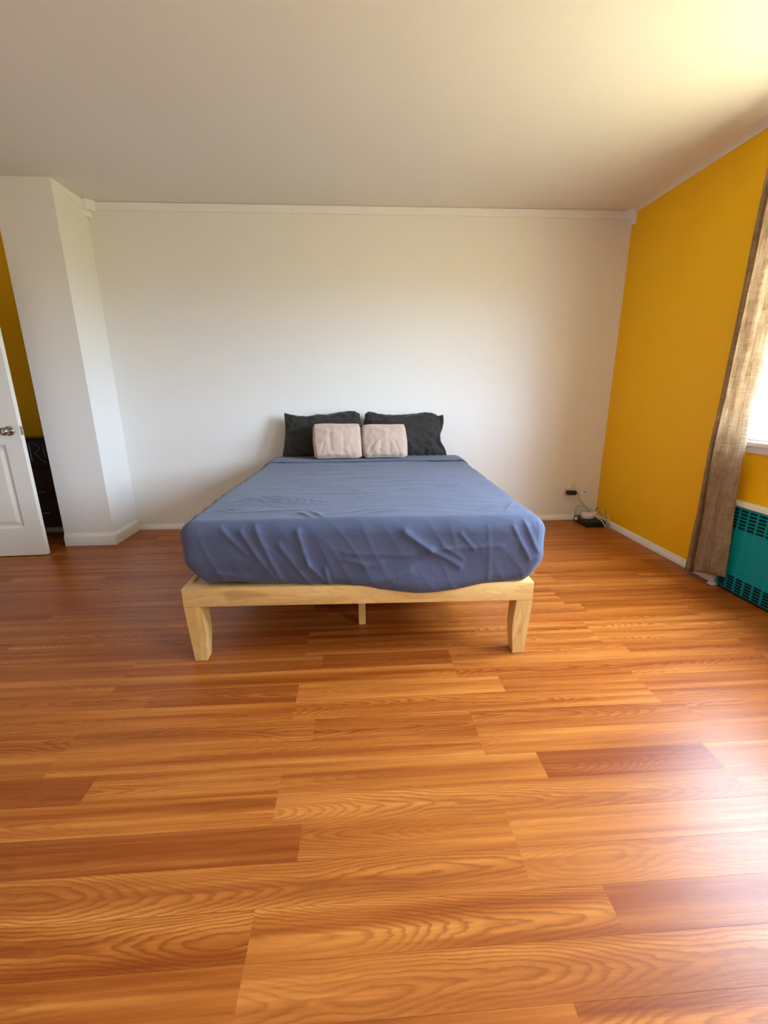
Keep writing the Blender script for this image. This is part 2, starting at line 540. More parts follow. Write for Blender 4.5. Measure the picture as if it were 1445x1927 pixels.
# right wall with its window and the added fill window
def wall_with_windows():
    bm = bmesh.new()
    x0, x1 = XR, XR + 0.2
    ys = sorted([YF, WIN_FILL[0], WIN_FILL[1], WIN1[0], WIN1[1], 0.1])
    for i, (a, b) in enumerate(zip(ys, ys[1:])):
        if i % 2 == 0:
            box(bm, x0, x1, a, b, -0.1, H + 0.02)
        else:
            box(bm, x0, x1, a, b, -0.1, WIN1[2])
            box(bm, x0, x1, a, b, WIN1[3], H + 0.02)
    bmesh.ops.remove_doubles(bm, verts=bm.verts, dist=1e-4)
    return bm
struct('wall_right', wall_with_windows(), M_ORANGE)
# rounded plaster edge between ceiling and the mustard wall
bm = bmesh.new()
pts = [(XR + 0.01, H + 0.01), (XR + 0.01, H - 0.022), (XR - 0.004, H - 0.022)]
for i in range(7):
    a = math.pi / 2 * i / 6
    pts.append((XR - 0.004 - 0.075 * (1 - math.cos(a)), H - 0.022 + 0.021 * math.sin(a)))
pts.append((XR - 0.079, H + 0.01))
extrude_profile(bm, pts, 'y', YF, 0.0)
struct('trim_2', bm, M_CEIL, autosmooth=0.6)

# ---- baseboards
def baseboard(name, pts, axis, a0, a1):
    bm = bmesh.new(); extrude_profile(bm, pts, axis, a0, a1)
    return struct(name, bm, M_TRIM, autosmooth=0.5)
def prof(sign, at, h, d):
    return [(at, 0), (at + sign * d, 0), (at + sign * d, h * 0.62), (at + sign * d * 0.82, h * 0.74), (at + sign * d * 0.62, h * 0.80),
            (at + sign * d * 0.50, h * 0.93), (at + sign * d * 0.3, h), (at, h)]
baseboard('baseboard_back', [(0, 0), (-0.016, 0), (-0.016, 0.022), (-0.011, 0.032), (-0.007, 0.036), (-0.006, 0.045), (0, 0.047)], 'x', PX1, XR)
baseboard('baseboard_right', [(XR, 0), (XR - 0.018, 0), (XR - 0.018, 0.020), (XR - 0.013, 0.032), (XR - 0.009, 0.035), (XR - 0.008, 0.046), (XR - 0.003, 0.050), (XR, 0.051)], 'y', -1.47, 0.0)
# pier: mitred along front and side
bm = bmesh.new()
pr = [(0, 0), (0.016, 0), (0.016, 0.072), (0.013, 0.084), (0.008, 0.09), (0.006, 0.1), (0, 0.102)]
path = [(PX0, PY, 0, -1), (PX1, PY, 1, -1), (PX1, -0.002, 1, 0)]
rings = [[bm.verts.new((x + d * nx, y + d * ny, z)) for d, z in pr] for x, y, nx, ny in path]
for a, b in zip(rings, rings[1:]):
    for i in range(len(pr)):
        bm.faces.new((a[i], a[(i + 1) % len(pr)], b[(i + 1) % len(pr)], b[i]))
bm.faces.new(rings[0]); bm.faces.new(rings[-1][::-1])
struct('baseboard_pier', bm, M_TRIM, autosmooth=0.5)
baseboard('baseboard_alcove', [(0, 0), (-0.014, 0), (-0.014, 0.07), (0, 0.085)], 'x', XL, PX0)
baseboard('baseboard_left', [(XL, 0), (XL + 0.014, 0), (XL + 0.014, 0.07), (XL, 0.085)], 'y', YF, DY0 - 0.07)

# ---- flat cable raceway along the top of the back wall
race = empty('trim_1', (0, 0, 0)); tag(race, 'white flat raceway moulding along the top of back wall', kind='structure')
RZ0, RZ1 = H - 0.058, H - 0.002
def race_x(x0, x1):
    bm = bmesh.new()
    extrude_profile(bm, [(0, RZ0), (-0.012, RZ0), (-0.015, RZ0 + 0.004), (-0.015, RZ1 - 0.004), (-0.012, RZ1), (0, RZ1)], 'x', x0, x1)
    mesh_obj('raceway_cover', bm, M_TRIM, race)
race_x(PX1 + 0.07, -0.662); race_x(-0.650, XR - 0.045)
box_obj('joint_clip', (-0.664, -0.649, -0.018, 0, RZ0 - 0.003, RZ1), M_TRIM, race, 0.002)
bm = bmesh.new()
extrude_profile(bm, [(PX1, RZ0 + 0.01), (PX1 + 0.008, RZ0 + 0.012), (PX1 + 0.008, RZ1), (PX1, RZ1)], 'y', PY + 0.02, -0.05)
mesh_obj('raceway_cover', bm, M_TRIM, race)
def corner_fit(cx, sx):
    bm = bmesh.new()
    extrude_profile(bm, [(cx, -0.062), (cx + sx * 0.03, -0.066), (cx + sx * 0.055, -0.052), (cx + sx * 0.072, -0.02), (cx + sx * 0.072, 0), (cx, 0)], 'z', RZ0 - 0.012, RZ1 + 0.001)
    # drooping lower tip of the fitting
    extrude_profile(bm, [(cx, -0.055), (cx + sx * 0.025, -0.03), (cx + sx * 0.03, 0), (cx, 0)], 'z', RZ0 - 0.05, RZ0 - 0.012)
    mesh_obj('corner_fitting', bm, M_TRIM, race)
corner_fit(PX1, 1); corner_fit(XR, -1)

# ---- the window in view, and the unseen one added for fill
def make_window(name, win):
    y0, y1, z0, z1 = win
    root = empty(name, (XR, (y0 + y1) / 2, z0)); tag(root, kind='structure')
    inv = Matrix.Translation((-XR, -(y0 + y1) / 2, -z0))
    def part(nm, bm, mat, parent=root, **k):
        bm.transform(inv)
        return mesh_obj(nm, bm, mat, parent, **k)
    # stool and apron
    b = bmesh.new(); box(b, XR - 0.045, XR + 0.16, y0 - 0.05, y1 + 0.05, z0 - 0.022, z0 + 0.004, 0.005); part('window_stool', b, M_VINYL, autosmooth=0.6)
    b = bmesh.new(); box(b, XR - 0.016, XR, y0 - 0.03, y1 + 0.03, z0 - 0.062, z0 - 0.022, 0.003); part('apron', b, M_VINYL, autosmooth=0.6)
    # casing around the opening
    for dims in ((y0 - 0.03, y0 + 0.025, z0, z1 + 0.05), (y1 - 0.025, y1 + 0.03, z0, z1 + 0.05)):
        b = bmesh.new(); box(b, XR - 0.014, XR + 0.01, dims[0], dims[1], dims[2] + 0.004, dims[3], 0.003); part('casing', b, M_VINYL, autosmooth=0.6)
    b = bmesh.new(); box(b, XR - 0.016, XR + 0.01, y0 - 0.03, y1 + 0.03, z1 - 0.01, z1 + 0.05, 0.003); part('casing', b, M_VINYL, autosmooth=0.6)
    # outer vinyl frame and two sashes
    def ring(nm, a0, a1, c0, c1, x0, x1, w, bev=0.004):
        b = bmesh.new()
        P = [[(a0, c0), (a1, c0), (a1, c1), (a0, c1)], [(a0 + w, c0 + w), (a1 - w, c0 + w), (a1 - w, c1 - w), (a0 + w, c1 - w)]]
        V = {}
        for xi, x in enumerate((x0, x1)):
            for ri in range(2):
                ins = 0 if not (xi == 0 and ri == 1) else -bev
                for i, (a, c) in enumerate(P[ri]):
                    V[xi, ri, i] = b.verts.new((x, a, c))
        for i in range(4):
            j = (i + 1) % 4
            b.faces.new((V[0, 0, i], V[0, 0, j], V[0, 1, j], V[0, 1, i]))
            b.faces.new((V[1, 0, i], V[1, 1, i], V[1, 1, j], V[1, 0, j]))
            b.faces.new((V[0, 1, i], V[0, 1, j], V[1, 1, j], V[1, 1, i]))
            b.faces.new((V[0, 0, i], V[1, 0, i], V[1, 0, j], V[0, 0, j]))
        bmesh.ops.recalc_face_normals(b, faces=b.faces)
        bmesh.ops.bevel(b, geom=list(b.edges), offset=bev, segments=2, affect='EDGES')
        return b
    fr = part('window_frame', ring('f', y0 + 0.002, y1 - 0.002, z0 + 0.004, z1 - 0.002, XR + 0.03, XR + 0.13, 0.06), M_VINYL, autosmooth=0.6)
    ymid = (y0 + y1) / 2
    for a0, a1, dx in ((y0 + 0.045, ymid + 0.02, 0.0), (ymid - 0.02, y1 - 0.045, 0.028)):
        s = part('sash', ring('s', a0, a1, z0 + 0.05, z1 - 0.048, XR + 0.06 + dx, XR + 0.085 + dx, 0.058), M_VINYL, autosmooth=0.6)
        b = bmesh.new(); box(b, XR + 0.071 + dx, XR + 0.075 + dx, a0 + 0.04, a1 - 0.04, z0 + 0.09, z1 - 0.088); part('pane', b, M_GLASS, s)
    return root
make_window('window_1', WIN1)
make_window('window_added_fill', WIN_FILL)  # out of view, added to brighten the pier and left wall

# ---- open panelled door on the left
DT, DW, DH = 0.036, 0.775, 2.03
door = empty('door_1', (XL + 0.02, -0.647, 0.008), 0.035)
tag(door, 'white panelled door standing open beside the pier', kind='structure')
def door_leaf():
    """leaf in the local xz plane, hinge at x=0, front at y=0; panels pressed into the front"""
    bm = bmesh.new()
    st = 0.115
    mid = DW / 2
    cols = [(st, mid - 0.05), (mid + 0.05, DW - st)]
    rows = [(0.215, 0.835), (1.03, 1.60), (1.70, 1.91)]
    xs = sorted({0, DW, *[c for p in cols for c in p]})
    zs = sorted({0, DH, *[c for p in rows for c in p]})
    V = {(i, k): bm.verts.new((x, 0, z)) for i, x in enumerate(xs) for k, z in enumerate(zs)}
    panels = []
    for i in range(len(xs) - 1):
        for k in range(len(zs) - 1):
            is_p = any(abs(xs[i] - c[0]) < 1e-6 for c in cols) and any(abs(zs[k] - r[0]) < 1e-6 for r in rows)
            if is_p: panels.append((xs[i], xs[i + 1], zs[k], zs[k + 1], [V[i, k], V[i + 1, k], V[i + 1, k + 1], V[i, k + 1]]))
            else: bm.faces.new((V[i, k], V[i + 1, k], V[i + 1, k + 1], V[i, k + 1]))
    for x0, x1, z0, z1, corner in panels:
        loop = corner
        for ins, dep in ((0.006, 0.004), (0.018, 0.010), (0.026, 0.010), (0.052, 0.003)):
            nl = [bm.verts.new((a, dep, c)) for a, c in ((x0 + ins, z0 + ins), (x1 - ins, z0 + ins), (x1 - ins, z1 - ins), (x0 + ins, z1 - ins))]
            for q in range(4):
                bm.faces.new((loop[q], loop[(q + 1) % 4], nl[(q + 1) % 4], nl[q]))
            loop = nl
        bm.faces.new(loop)
    bd = [bm.verts.new(p) for p in ((0, DT, 0), (DW, DT, 0), (DW, DT, DH), (0, DT, DH))]
    bm.faces.new(bd)
    nx, nz = len(xs), len(zs)
    bm.faces.new([V[i, 0] for i in range(nx)] + [bd[1], bd[0]])
    bm.faces.new([V[i, nz - 1] for i in range(nx)] + [bd[2], bd[3]])
    bm.faces.new([V[0, k] for k in range(nz)] + [bd[3], bd[0]])
    bm.faces.new([V[nx - 1, k] for k in range(nz)] + [bd[2], bd[1]])
    return bm
mesh_obj('door_leaf', door_leaf(), M_DOOR, door)
KZ, KX = 0.932, DW - 0.068
bm = bmesh.new()
mt = Matrix.Translation((KX, 0, KZ)) @ Matrix.Rotation(math.pi / 2, 4, 'X')
lathe(bm, [(0.033, 0.0), (0.033, 0.004), (0.029, 0.009), (0.013, 0.011), (0.012, 0.030), (0.020, 0.036), (0.0275, 0.045), (0.0285, 0.055), (0.025, 0.064), (0.015, 0.069), (0.002, 0.070)], 28, mt)
mesh_obj('door_knob', bm, M_NICKEL, door, autosmooth=0.8)
lp = box_obj('latch_plate', (DW - 0.0005, DW + 0.0015, 0.006, 0.030, KZ - 0.03, KZ + 0.03), M_NICKEL, door)
bm = bmesh.new()
extrude_profile(bm, [(DW + 0.001, 0.010), (DW + 0.012, 0.012), (DW + 0.004, 0.026), (DW + 0.001, 0.026)], 'z', KZ - 0.011, KZ + 0.011)
mesh_obj('latch_bolt', bm, M_NICKEL, lp)
for z in (0.25, 1.75):
    bm = bmesh.new(); tube(bm, [(-0.004, 0.0, z - 0.045), (-0.004, 0.0, z + 0.045)], 0.006, 10, smooth=False)
    mesh_obj('hinge', bm, M_NICKEL, door)

# ------------------------------------------------------------------ bed
BED_RZ = -0.0275
BED_O = (-0.206, -2.123, 0.0)          # centre of the foot rail's front face
BW, BL, ZT = 1.562, 2.06, 0.364
bed = empty('platform_bed', BED_O, BED_RZ)
tag(bed, 'light natural pine platform bed frame against the white wall', 'bed frame')
def bpart(name, bm, up=0.0, **k):
    o = mesh_obj(name, bm, M_PINE, bed, **k); o['upright'] = float(up); return o
hw = BW / 2
RH, RT = 0.088, 0.055
b = bmesh.new(); box(b, -hw, hw, 0, RT, ZT - RH, ZT, 0.002); bpart('foot_rail', b, autosmooth=0.6)
b = bmesh.new(); box(b, -hw, hw, BL - RT, BL, ZT - RH, ZT, 0.002); bpart('head_rail', b, autosmooth=0.6)
for sx in (-1, 1):
    x0, x1 = sorted((sx * hw, sx * (hw - 0.022)))
    b = bmesh.new(); box(b, x0, x1, RT + 0.0005, BL - RT - 0.0005, ZT - RH, ZT, 0.002); bpart('side_rail', b, autosmooth=0.6)
    x0, x1 = sorted((sx * (hw - 0.022), sx * (hw - 0.05)))
    b = bmesh.new(); box(b, x0, x1, RT, BL - RT, ZT - RH, ZT - 0.03, 0.001); bpart('side_ledge', b)
b = bmesh.new(); box(b, -0.03, 0.03, RT, BL - RT, ZT - 0.085, ZT - 0.028, 0.002); bpart('centre_beam', b)
for i in range(12):
    y = RT + 0.02 + i * 0.1625
    b = bmesh.new(); box(b, -hw + 0.024, hw - 0.024, y, y + 0.085, ZT - 0.028, ZT - 0.010, 0.002); bpart('bed_slat', b)
def leg_profile(sx):
    """front view of the leg: straight-tapered outside, bowed inside (x measured inwards from the rail end)"""
    zt = ZT - RH
    outer = [(0.0, zt), (0.005, 0.18), (0.017, 0.0)]
    inner = [(0.071, 0.0), (0.077, 0.06), (0.0815, 0.11), (0.083, 0.15), (0.081, 0.19), (0.076, zt - 0.03), (0.073, zt)]
    return [(sx * (hw - a), z) for a, z in outer] + [(sx * (hw - a), z) for a, z in inner]
def make_leg(sx, yfront, sy):
    b = bmesh.new()
    P = leg_profile(sx)
    zt = ZT - RH
    A, B = [], []
    for x, z in P:
        k = 1 - z / zt
        A.append(b.verts.new((x, yfront + sy * (0.001 + 0.006 * k), z)))
        B.append(b.verts.new((x, yfront + sy * (0.088 - 0.016 * k), z)))
    n = len(P)
    for i in range(n):
        b.faces.new((A[i], A[(i + 1) % n], B[(i + 1) % n], B[i]))
    b.faces.new(A); b.faces.new(B[::-1])
    bmesh.ops.recalc_face_normals(b, faces=b.faces)
    bmesh.ops.bevel(b, geom=[e for e in b.edges if abs(e.verts[0].co.y - e.verts[1].co.y) < 0.02], offset=0.002, segments=2, affect='EDGES')
    bpart('leg', b, 1.0, autosmooth=0.5)
for sx in (-1, 1):
    make_leg(sx, 0.0, 1); make_leg(sx, BL, -1)
for y in (0.30, 1.0, 1.7):
    b = bmesh.new(); box(b, -0.018, 0.018, y, y + 0.04, 0.0, ZT - 0.085, 0.002); bpart('centre_leg', b, 1.0)

# ---- mattress and sheets (bed-local coordinates, rotated with the bed)
MX0, MX1 = -0.768, 0.822
MY0, MY1 = 0.004, 2.04
MZ0, MZ1 = ZT - 0.006, 0.662
def rounded_box(nx, ny, nz, off, r, disp=None, keep=None):
    """closed (or cut) rounded block, gridded per face; disp(p, n) -> new point; keep(p) culls faces by centre"""
    c = Vector(((MX0 + MX1) / 2, (MY0 + MY1) / 2, (MZ0 + MZ1) / 2))
    h = Vector(((MX1 - MX0) / 2 + off, (MY1 - MY0) / 2 + off, (MZ1 - MZ0) / 2 + off))
    rr = r + off
    grid = {}
    verts, faces = [], []
    def V(i, j, k):
        key = (i, j, k)
        if key in grid: return grid[key]
        # denser sampling towards edges comes from the projection itself
        q = Vector((-h.x + 2 * h.x * i / nx, -h.y + 2 * h.y * j / ny, -h.z + 2 * h.z * k / nz))
        inn = Vector((max(-h.x + rr, min(h.x - rr, q.x)), max(-h.y + rr, min(h.y - rr, q.y)), max(-h.z + rr, min(h.z - rr, q.z))))
        d = q - inn
        n = d.normalized()
        p = c + inn + rr * n
        if disp: p = disp(p, n)
        grid[key] = len(verts)
        verts.append(p)
        return grid[key]
    def F(a, b_, c_, d_):
        if keep is not None:
            cen = (verts[a] + verts[b_] + verts[c_] + verts[d_]) / 4
            if not keep(cen): return
        faces.append((a, b_, c_, d_))
    for i in range(nx):
        for j in range(ny):
            F(V(i, j, nz), V(i + 1, j, nz), V(i + 1, j + 1, nz), V(i, j + 1, nz))
            F(V(i, j, 0), V(i, j + 1, 0), V(i + 1, j + 1, 0), V(i + 1, j, 0))
    for i in range(nx):
        for k in range(nz):
            F(V(i, 0, k), V(i + 1, 0, k), V(i + 1, 0, k + 1), V(i, 0, k + 1))
            F(V(i, ny, k), V(i, ny, k + 1), V(i + 1, ny, k + 1), V(i + 1, ny, k))
    for j in range(ny):
        for k in range(nz):
            F(V(0, j, k), V(0, j, k + 1), V(0, j + 1, k + 1), V(0, j + 1, k))
            F(V(nx, j, k), V(nx, j + 1, k), V(nx, j + 1, k + 1), V(nx, j, k + 1))
    return verts, faces
def pydata_obj(name, verts, faces, mat, parent=None):
    me = bpy.data.meshes.new(name)
    me.from_pydata([tuple(v) for v in verts], [], faces)
    me.materials.append(mat)
    bm = bmesh.new(); bm.from_mesh(me)
    loose = [v for v in bm.verts if not v.link_faces]
    if loose: bmesh.ops.delete(bm, geom=loose, context='VERTS')
    bmesh.ops.recalc_face_normals(bm, faces=bm.faces)
    bm.to_mesh(me); bm.free()
    me.polygons.foreach_set('use_smooth', [True] * len(me.polygons))
    return link(bpy.data.objects.new(name, me), parent)

def seg_dist(px, py, a, b):
    ax, ay = a; bx, by = b
    dx, dy = bx - ax, by - ay
    t = max(0.0, min(1.0, ((px - ax) * dx + (py - ay) * dy) / (dx * dx + dy * dy)))
    return math.hypot(px - ax - t * dx, py - ay - t * dy), t
# creases on the front drop: (x, z) ends, half-width, height (bed-local x, world z)
FRONT_CREASES = [
    ((-0.50, 0.62), (-0.37, 0.40), 0.016, 0.007), ((-0.58, 0.63), (-0.48, 0.52), 0.012, 0.005),
    ((-0.44, 0.64), (-0.33, 0.36), 0.020, 0.008), ((-0.34, 0.56), (-0.22, 0.38), 0.014, 0.007),
    ((-0.26, 0.62), (-0.22, 0.47), 0.014, 0.008), ((-0.22, 0.47), (-0.14, 0.38), 0.014, 0.007),
    ((-0.15, 0.45), (-0.13, 0.37), 0.008, 0.007), ((-0.62, 0.43), (-0.40, 0.38), 0.016, 0.006),
    ((-0.60, 0.40), (-0.46, 0.37), 0.012, 0.006), ((-0.28, 0.40), (-0.20, 0.36), 0.010, 0.006),
    ((0.20, 0.61), (0.31, 0.53), 0.018, 0.010), ((0.31, 0.53), (0.44, 0.46), 0.013, 0.008),
    ((0.29, 0.53), (0.62, 0.545), 0.012, 0.004), ((0.56, 0.63), (0.57, 0.40), 0.008, 0.0018),
    ((0.44, 0.60), (0.50, 0.53), 0.010, 0.005), ((-0.02, 0.385), (0.22, 0.45), 0.024, 0.007),
    ((-0.06, 0.52), (0.24, 0.505), 0.016, 0.003), ((0.36, 0.55), (0.45, 0.49), 0.010, 0.004),
    ((0.67, 0.62), (0.745, 0.48), 0.012, 0.007), ((0.72, 0.64), (0.775, 0.52), 0.012, 0.007),
    ((-0.06, 0.49), (0.03, 0.47), 0.010, 0.004), ((0.02, 0.46), (0.10, 0.48), 0.012, 0.003),
]
# creases on the top: (x, y) ends
TOP_CREASES = [
    ((-0.55, 1.10), (0.25, 1.14), 0.020, 0.003), ((-0.45, 0.93), (0.35, 0.99), 0.022, 0.003), ((-0.60, 1.28), (0.05, 1.27), 0.02, 0.003),
    ((-0.10, 0.82), (0.45, 0.86), 0.020, 0.003), ((-0.40, 0.70), (0.10, 0.73), 0.018, 0.003), ((-0.28, 0.16), (-0.20, 0.06), 0.013, 0.007),
    ((-0.22, 0.17), (-0.15, 0.06), 0.012, 0.007), ((-0.60, 0.18), (-0.18, 0.20), 0.016, 0.004), ((0.0, 0.10), (0.20, 0.18), 0.014, 0.005),
    ((-0.05, 0.13), (0.10, 0.20), 0.012, 0.005), ((-0.30, 0.55), (0.20, 0.52), 0.014, 0.0025), ((-0.5, 1.42), (0.5, 1.45), 0.02, 0.0025),
    ((0.05, 0.62), (0.50, 0.65), 0.018, 0.002), ((0.55, 0.15), (0.72, 0.30), 0.014, 0.006), ((0.66, 0.10), (0.77, 0.32), 0.012, 0.006),
]
CRINKLES = [(-0.50, 0.42, 0.16, 0.09), (-0.28, 0.36, 0.13, 0.07), (0.0, 0.42, 0.06, 0.07), (0.52, 0.68, 0.09, 0.10), (-0.02, 0.62, 0.03, 0.05), (-0.62, 0.22, 0.09, 0.06)]
def sheet_disp(p, n):
    x, y, z = p
    d = 0.0
    top = max(0.0, n.z); front = max(0.0, -n.y)
    side = max(0.0, abs(n.x))
    # broad soft undulation
    d += 0.006 * fbm(x * 2.3, y * 2.3, z * 2.3 + 3.1) + 0.0025 * fbm(x * 7, y * 5, z * 7)
    if top > 0.3:
        for a, b_, w, hgt in TOP_CREASES:
            e, t = seg_dist(x, y, a, b_)
            if e < 4 * w: d += top * hgt * math.exp(-(e / (0.8 * w)) ** 1.3) * math.sin(math.pi * min(1, max(0, t * 0.8 + 0.1)))
        # slack cross folds
        r = 1 - abs(fbm(x * 1.6 + 5, y * 11 + 1.3 * fbm(x * 2, y * 2, 9), 4.0))
        d += top * 0.0014 * (r ** 6)
        for cx, cy, rx, ry in CRINKLES:
            q = ((x - cx) / rx) ** 2 + ((y - cy) / ry) ** 2
            if q < 4:
                rr = 1 - abs(fbm(x * 26, y * 30, 2.0))
                d += top * 0.0045 * math.exp(-q) * (rr ** 4)
    if front > 0.15:
        for a, b_, w, hgt in FRONT_CREASES:
            e, t = seg_dist(x, z, a, b_)
            if e < 4 * w: d += front * hgt * 1.1 * math.exp(-(e / (0.8 * w)) ** 1.3)
        u = x * 0.8 + z * 0.55
        r = 1 - abs(fbm(u * 11, (z - 0.5 * x) * 3.0, 6.0))
        d += front * 0.0022 * (r ** 7)
    if side > 0.3:
        r = 1 - abs(fbm(y * 7 + z * 3, z * 3, 8.0))
        d += side * 0.008 * (r ** 5)
    q = p + n * d
    # the drop sags over the foot rail right of the middle, and is pulled under on the left
    if y < 0.25 and z < 0.50:
        k = smooth01(0.50, 0.37, z) * smooth01(0.25, 0.05, y)
        g = math.exp(-((x - 0.28) / 0.27) ** 2)
        q.z -= 0.042 * g * k
        q.y -= (0.038 * g) * k
        q.y += 0.022 * smooth01(-0.15, -0.6, x) * k
        q.z -= 0.006 * fbm(x * 6, 2.0, 1.0) * k
    # the lower edge tucks in towards the corners
    k = smooth01(0.50, 0.36, z)
    q.x += 0.050 * k * smooth01(-0.60, -0.78, x) - 0.045 * k * smooth01(0.66, 0.82, x)
    # belly of the front
    if y < 0.2:
        q.y -= 0.016 * math.exp(-((z - 0.50) / 0.10) ** 2) * smooth01(0.2, 0.0, y) * (0.6 + 0.4 * math.sin(2.2 * x + 0.6))
    return q
mv, mf = rounded_box(40, 50, 10, -0.034, 0.085)
mattress = pydata_obj('mattress', mv, mf, M_SHEET)
mattress.location = BED_O; mattress.rotation_euler = (0, 0, BED_RZ)
tag(mattress, 'thick mattress under the slate sheet on pine bed frame', 'mattress')
sv, sf = rounded_box(260, 320, 52, 0.0, 0.064, sheet_disp, keep=lambda c: c.y < 1.70 and not (c.z < MZ0 + 0.004 and c.y > 0.1))
sheet = pydata_obj('bed_sheet', sv, sf, M_SHEET)
sheet.location = BED_O; sheet.rotation_euler = (0, 0, BED_RZ)
tag(sheet, 'slate blue-grey bed sheet with creases covering the mattress', 'bed sheet')
# turned-down cuff near the pillows
def cuff_disp(p, n):
    q = p + n * (0.004 * fbm(p.x * 3, p.y * 9, 1.0) + 0.010 * smooth01(1.66, 1.60, p.y) * 0.0)
    return q
cv, cf = rounded_box(120, 240, 20, 0.012, 0.064, cuff_disp, keep=lambda c: 1.60 + 0.012 * math.sin(c.x * 4) < c.y < 1.86 and c.z > MZ0 + 0.06)
cuff = pydata_obj('folded_cuff', cv, cf, M_SHEET, sheet)
sol = cuff.modifiers.new('thickness', 'SOLIDIFY'); sol.thickness = 0.009; sol.offset = -1

# ---- pillows: Coons patch outline, inflated both ways
def make_pillow(name, TL, TR, BL_, BR, top, bottom, left, right, thick, mat, seed, wr=0.006, n=56, m=44, pinch=0.55, folds=()):
    """outline in pillow plane (x, z); edges given as lists (t, dx, dz) of offsets from the straight side"""
    def edge(a, b_, offs, t):
        o = interp(offs, t) if offs else (0, 0)
        return Vector((a[0] + (b_[0] - a[0]) * t + o[0], a[1] + (b_[1] - a[1]) * t + o[1]))
    def S(u, v):                      # u 0..1 left-right, v 0..1 bottom-top
        T, B = edge(TL, TR, top, u), edge(BL_, BR, bottom, u)
        L, R_ = edge(BL_, TL, left, v), edge(BR, TR, right, v)
        c00, c10, c01, c11 = edge(BL_, BR, bottom, 0), edge(BL_, BR, bottom, 1), edge(TL, TR, top, 0), edge(TL, TR, top, 1)
        lin = B * (1 - v) + T * v + L * (1 - u) + R_ * u
        return lin - (c00 * (1 - u) * (1 - v) + c10 * u * (1 - v) + c01 * (1 - u) * v + c11 * u * v)
    verts, faces = [], []
    idx = {}
    for side in (-1, 1):
        for i in range(n + 1):
            for j in range(m + 1):
                u, v = i / n, j / m
                u = 0.5 - 0.5 * math.cos(math.pi * u); v = 0.5 - 0.5 * math.cos(math.pi * v)
                rim = i in (0, n) or j in (0, m)
                if rim and side == 1:
                    idx[side, i, j] = idx[-1, i, j]; continue
                p = S(u, v)
                eu, ev = 4 * u * (1 - u), 4 * v * (1 - v)
                t = thick * (max(0.0, eu) ** pinch) * (max(0.0, ev) ** pinch)
                w = 0.0
                if not rim:
                    fx, fz = p.x * 7 + seed, p.y * 7
                    r1 = 1 - abs(fbm(fx * 0.8, fz * 1.4, seed))
                    r2 = 1 - abs(fbm(fx * 2.2, fz * 2.0, seed + 5))
                    w = wr * (r1 ** 4 + 0.6 * r2 ** 5 - 0.5) * min(1.0, eu * 4) * min(1.0, ev * 4)
                    # gathers radiating from the seams
                    w += 0.45 * wr * math.sin(p.x * 95 + 3 * fbm(fx, fz, 2)) * (math.exp(-v * 9) + 0.6 * math.exp(-(1 - v) * 12)) * min(1, eu * 3)
                    for a, b_, ww, hh in folds:
                        e, tt = seg_dist(p.x, p.y, a, b_)
                        if e < 3 * ww and side == -1: w += hh * math.exp(-(e / ww) ** 2)
                idx[side, i, j] = len(verts)
                verts.append(Vector((p.x, side * (t + w) if not rim else 0.0, p.y)))
        for i in range(n):
            for j in range(m):
                q = [idx[side, i, j], idx[side, i + 1, j], idx[side, i + 1, j + 1], idx[side, i, j + 1]]
                if len(set(q)) < 3: continue
                faces.append(tuple(q) if side == -1 else tuple(q[::-1]))
    rim_pts = [verts[idx[-1, i, 0]] for i in range(n + 1)] + [verts[idx[-1, n, j]] for j in range(1, m + 1)] + \
              [verts[idx[-1, i, m]] for i in range(n - 1, -1, -1)] + [verts[idx[-1, 0, j]] for j in range(m - 1, 0, -1)]
    o = pydata_obj(name, verts, faces, mat)
    return o, rim_pts, S

ZB = MZ1 + 0.012
# dark pillow on the left (x, z measured from its own bottom middle)
lp_, _, S1 = make_pillow('dark_pillow', (-0.335, 0.385), (0.325, 0.375), (-0.352, 0.0), (0.352, 0.0),
    [(0, 0, 0), (0.12, 0, -0.018), (0.3, 0, -0.028), (0.45, 0, -0.010), (0.55, 0, -0.012), (0.75, 0, 0.012), (0.92, 0, 0.022), (1, 0, 0)],
    [(0, 0, 0), (0.5, 0, 0.0), (1, 0, 0)],
    [(0, 0, 0), (0.3, 0.012, 0), (0.7, 0.014, 0), (1, 0, 0)],
    [(0, 0, 0), (0.5, 0.012, 0), (1, 0, 0)], 0.080, M_PILLOW, 3.0, 0.019,
    folds=[((-0.30, 0.20), (-0.16, 0.26), 0.016, 0.010), ((-0.31, 0.12), (-0.12, 0.16), 0.02, 0.010), ((0.04, 0.34), (0.07, 0.24), 0.012, 0.010), ((-0.05, 0.34), (-0.12, 0.24), 0.02, 0.008)])
lp_.scale = (0.955, 1, 0.965); lp_.location = (-0.490, -0.238, ZB); lp_.rotation_euler = (-0.36, 0, 0)
tag(lp_, 'dark charcoal bed pillow leaning on the wall, the left one', 'pillow', 'dark bed pillows')
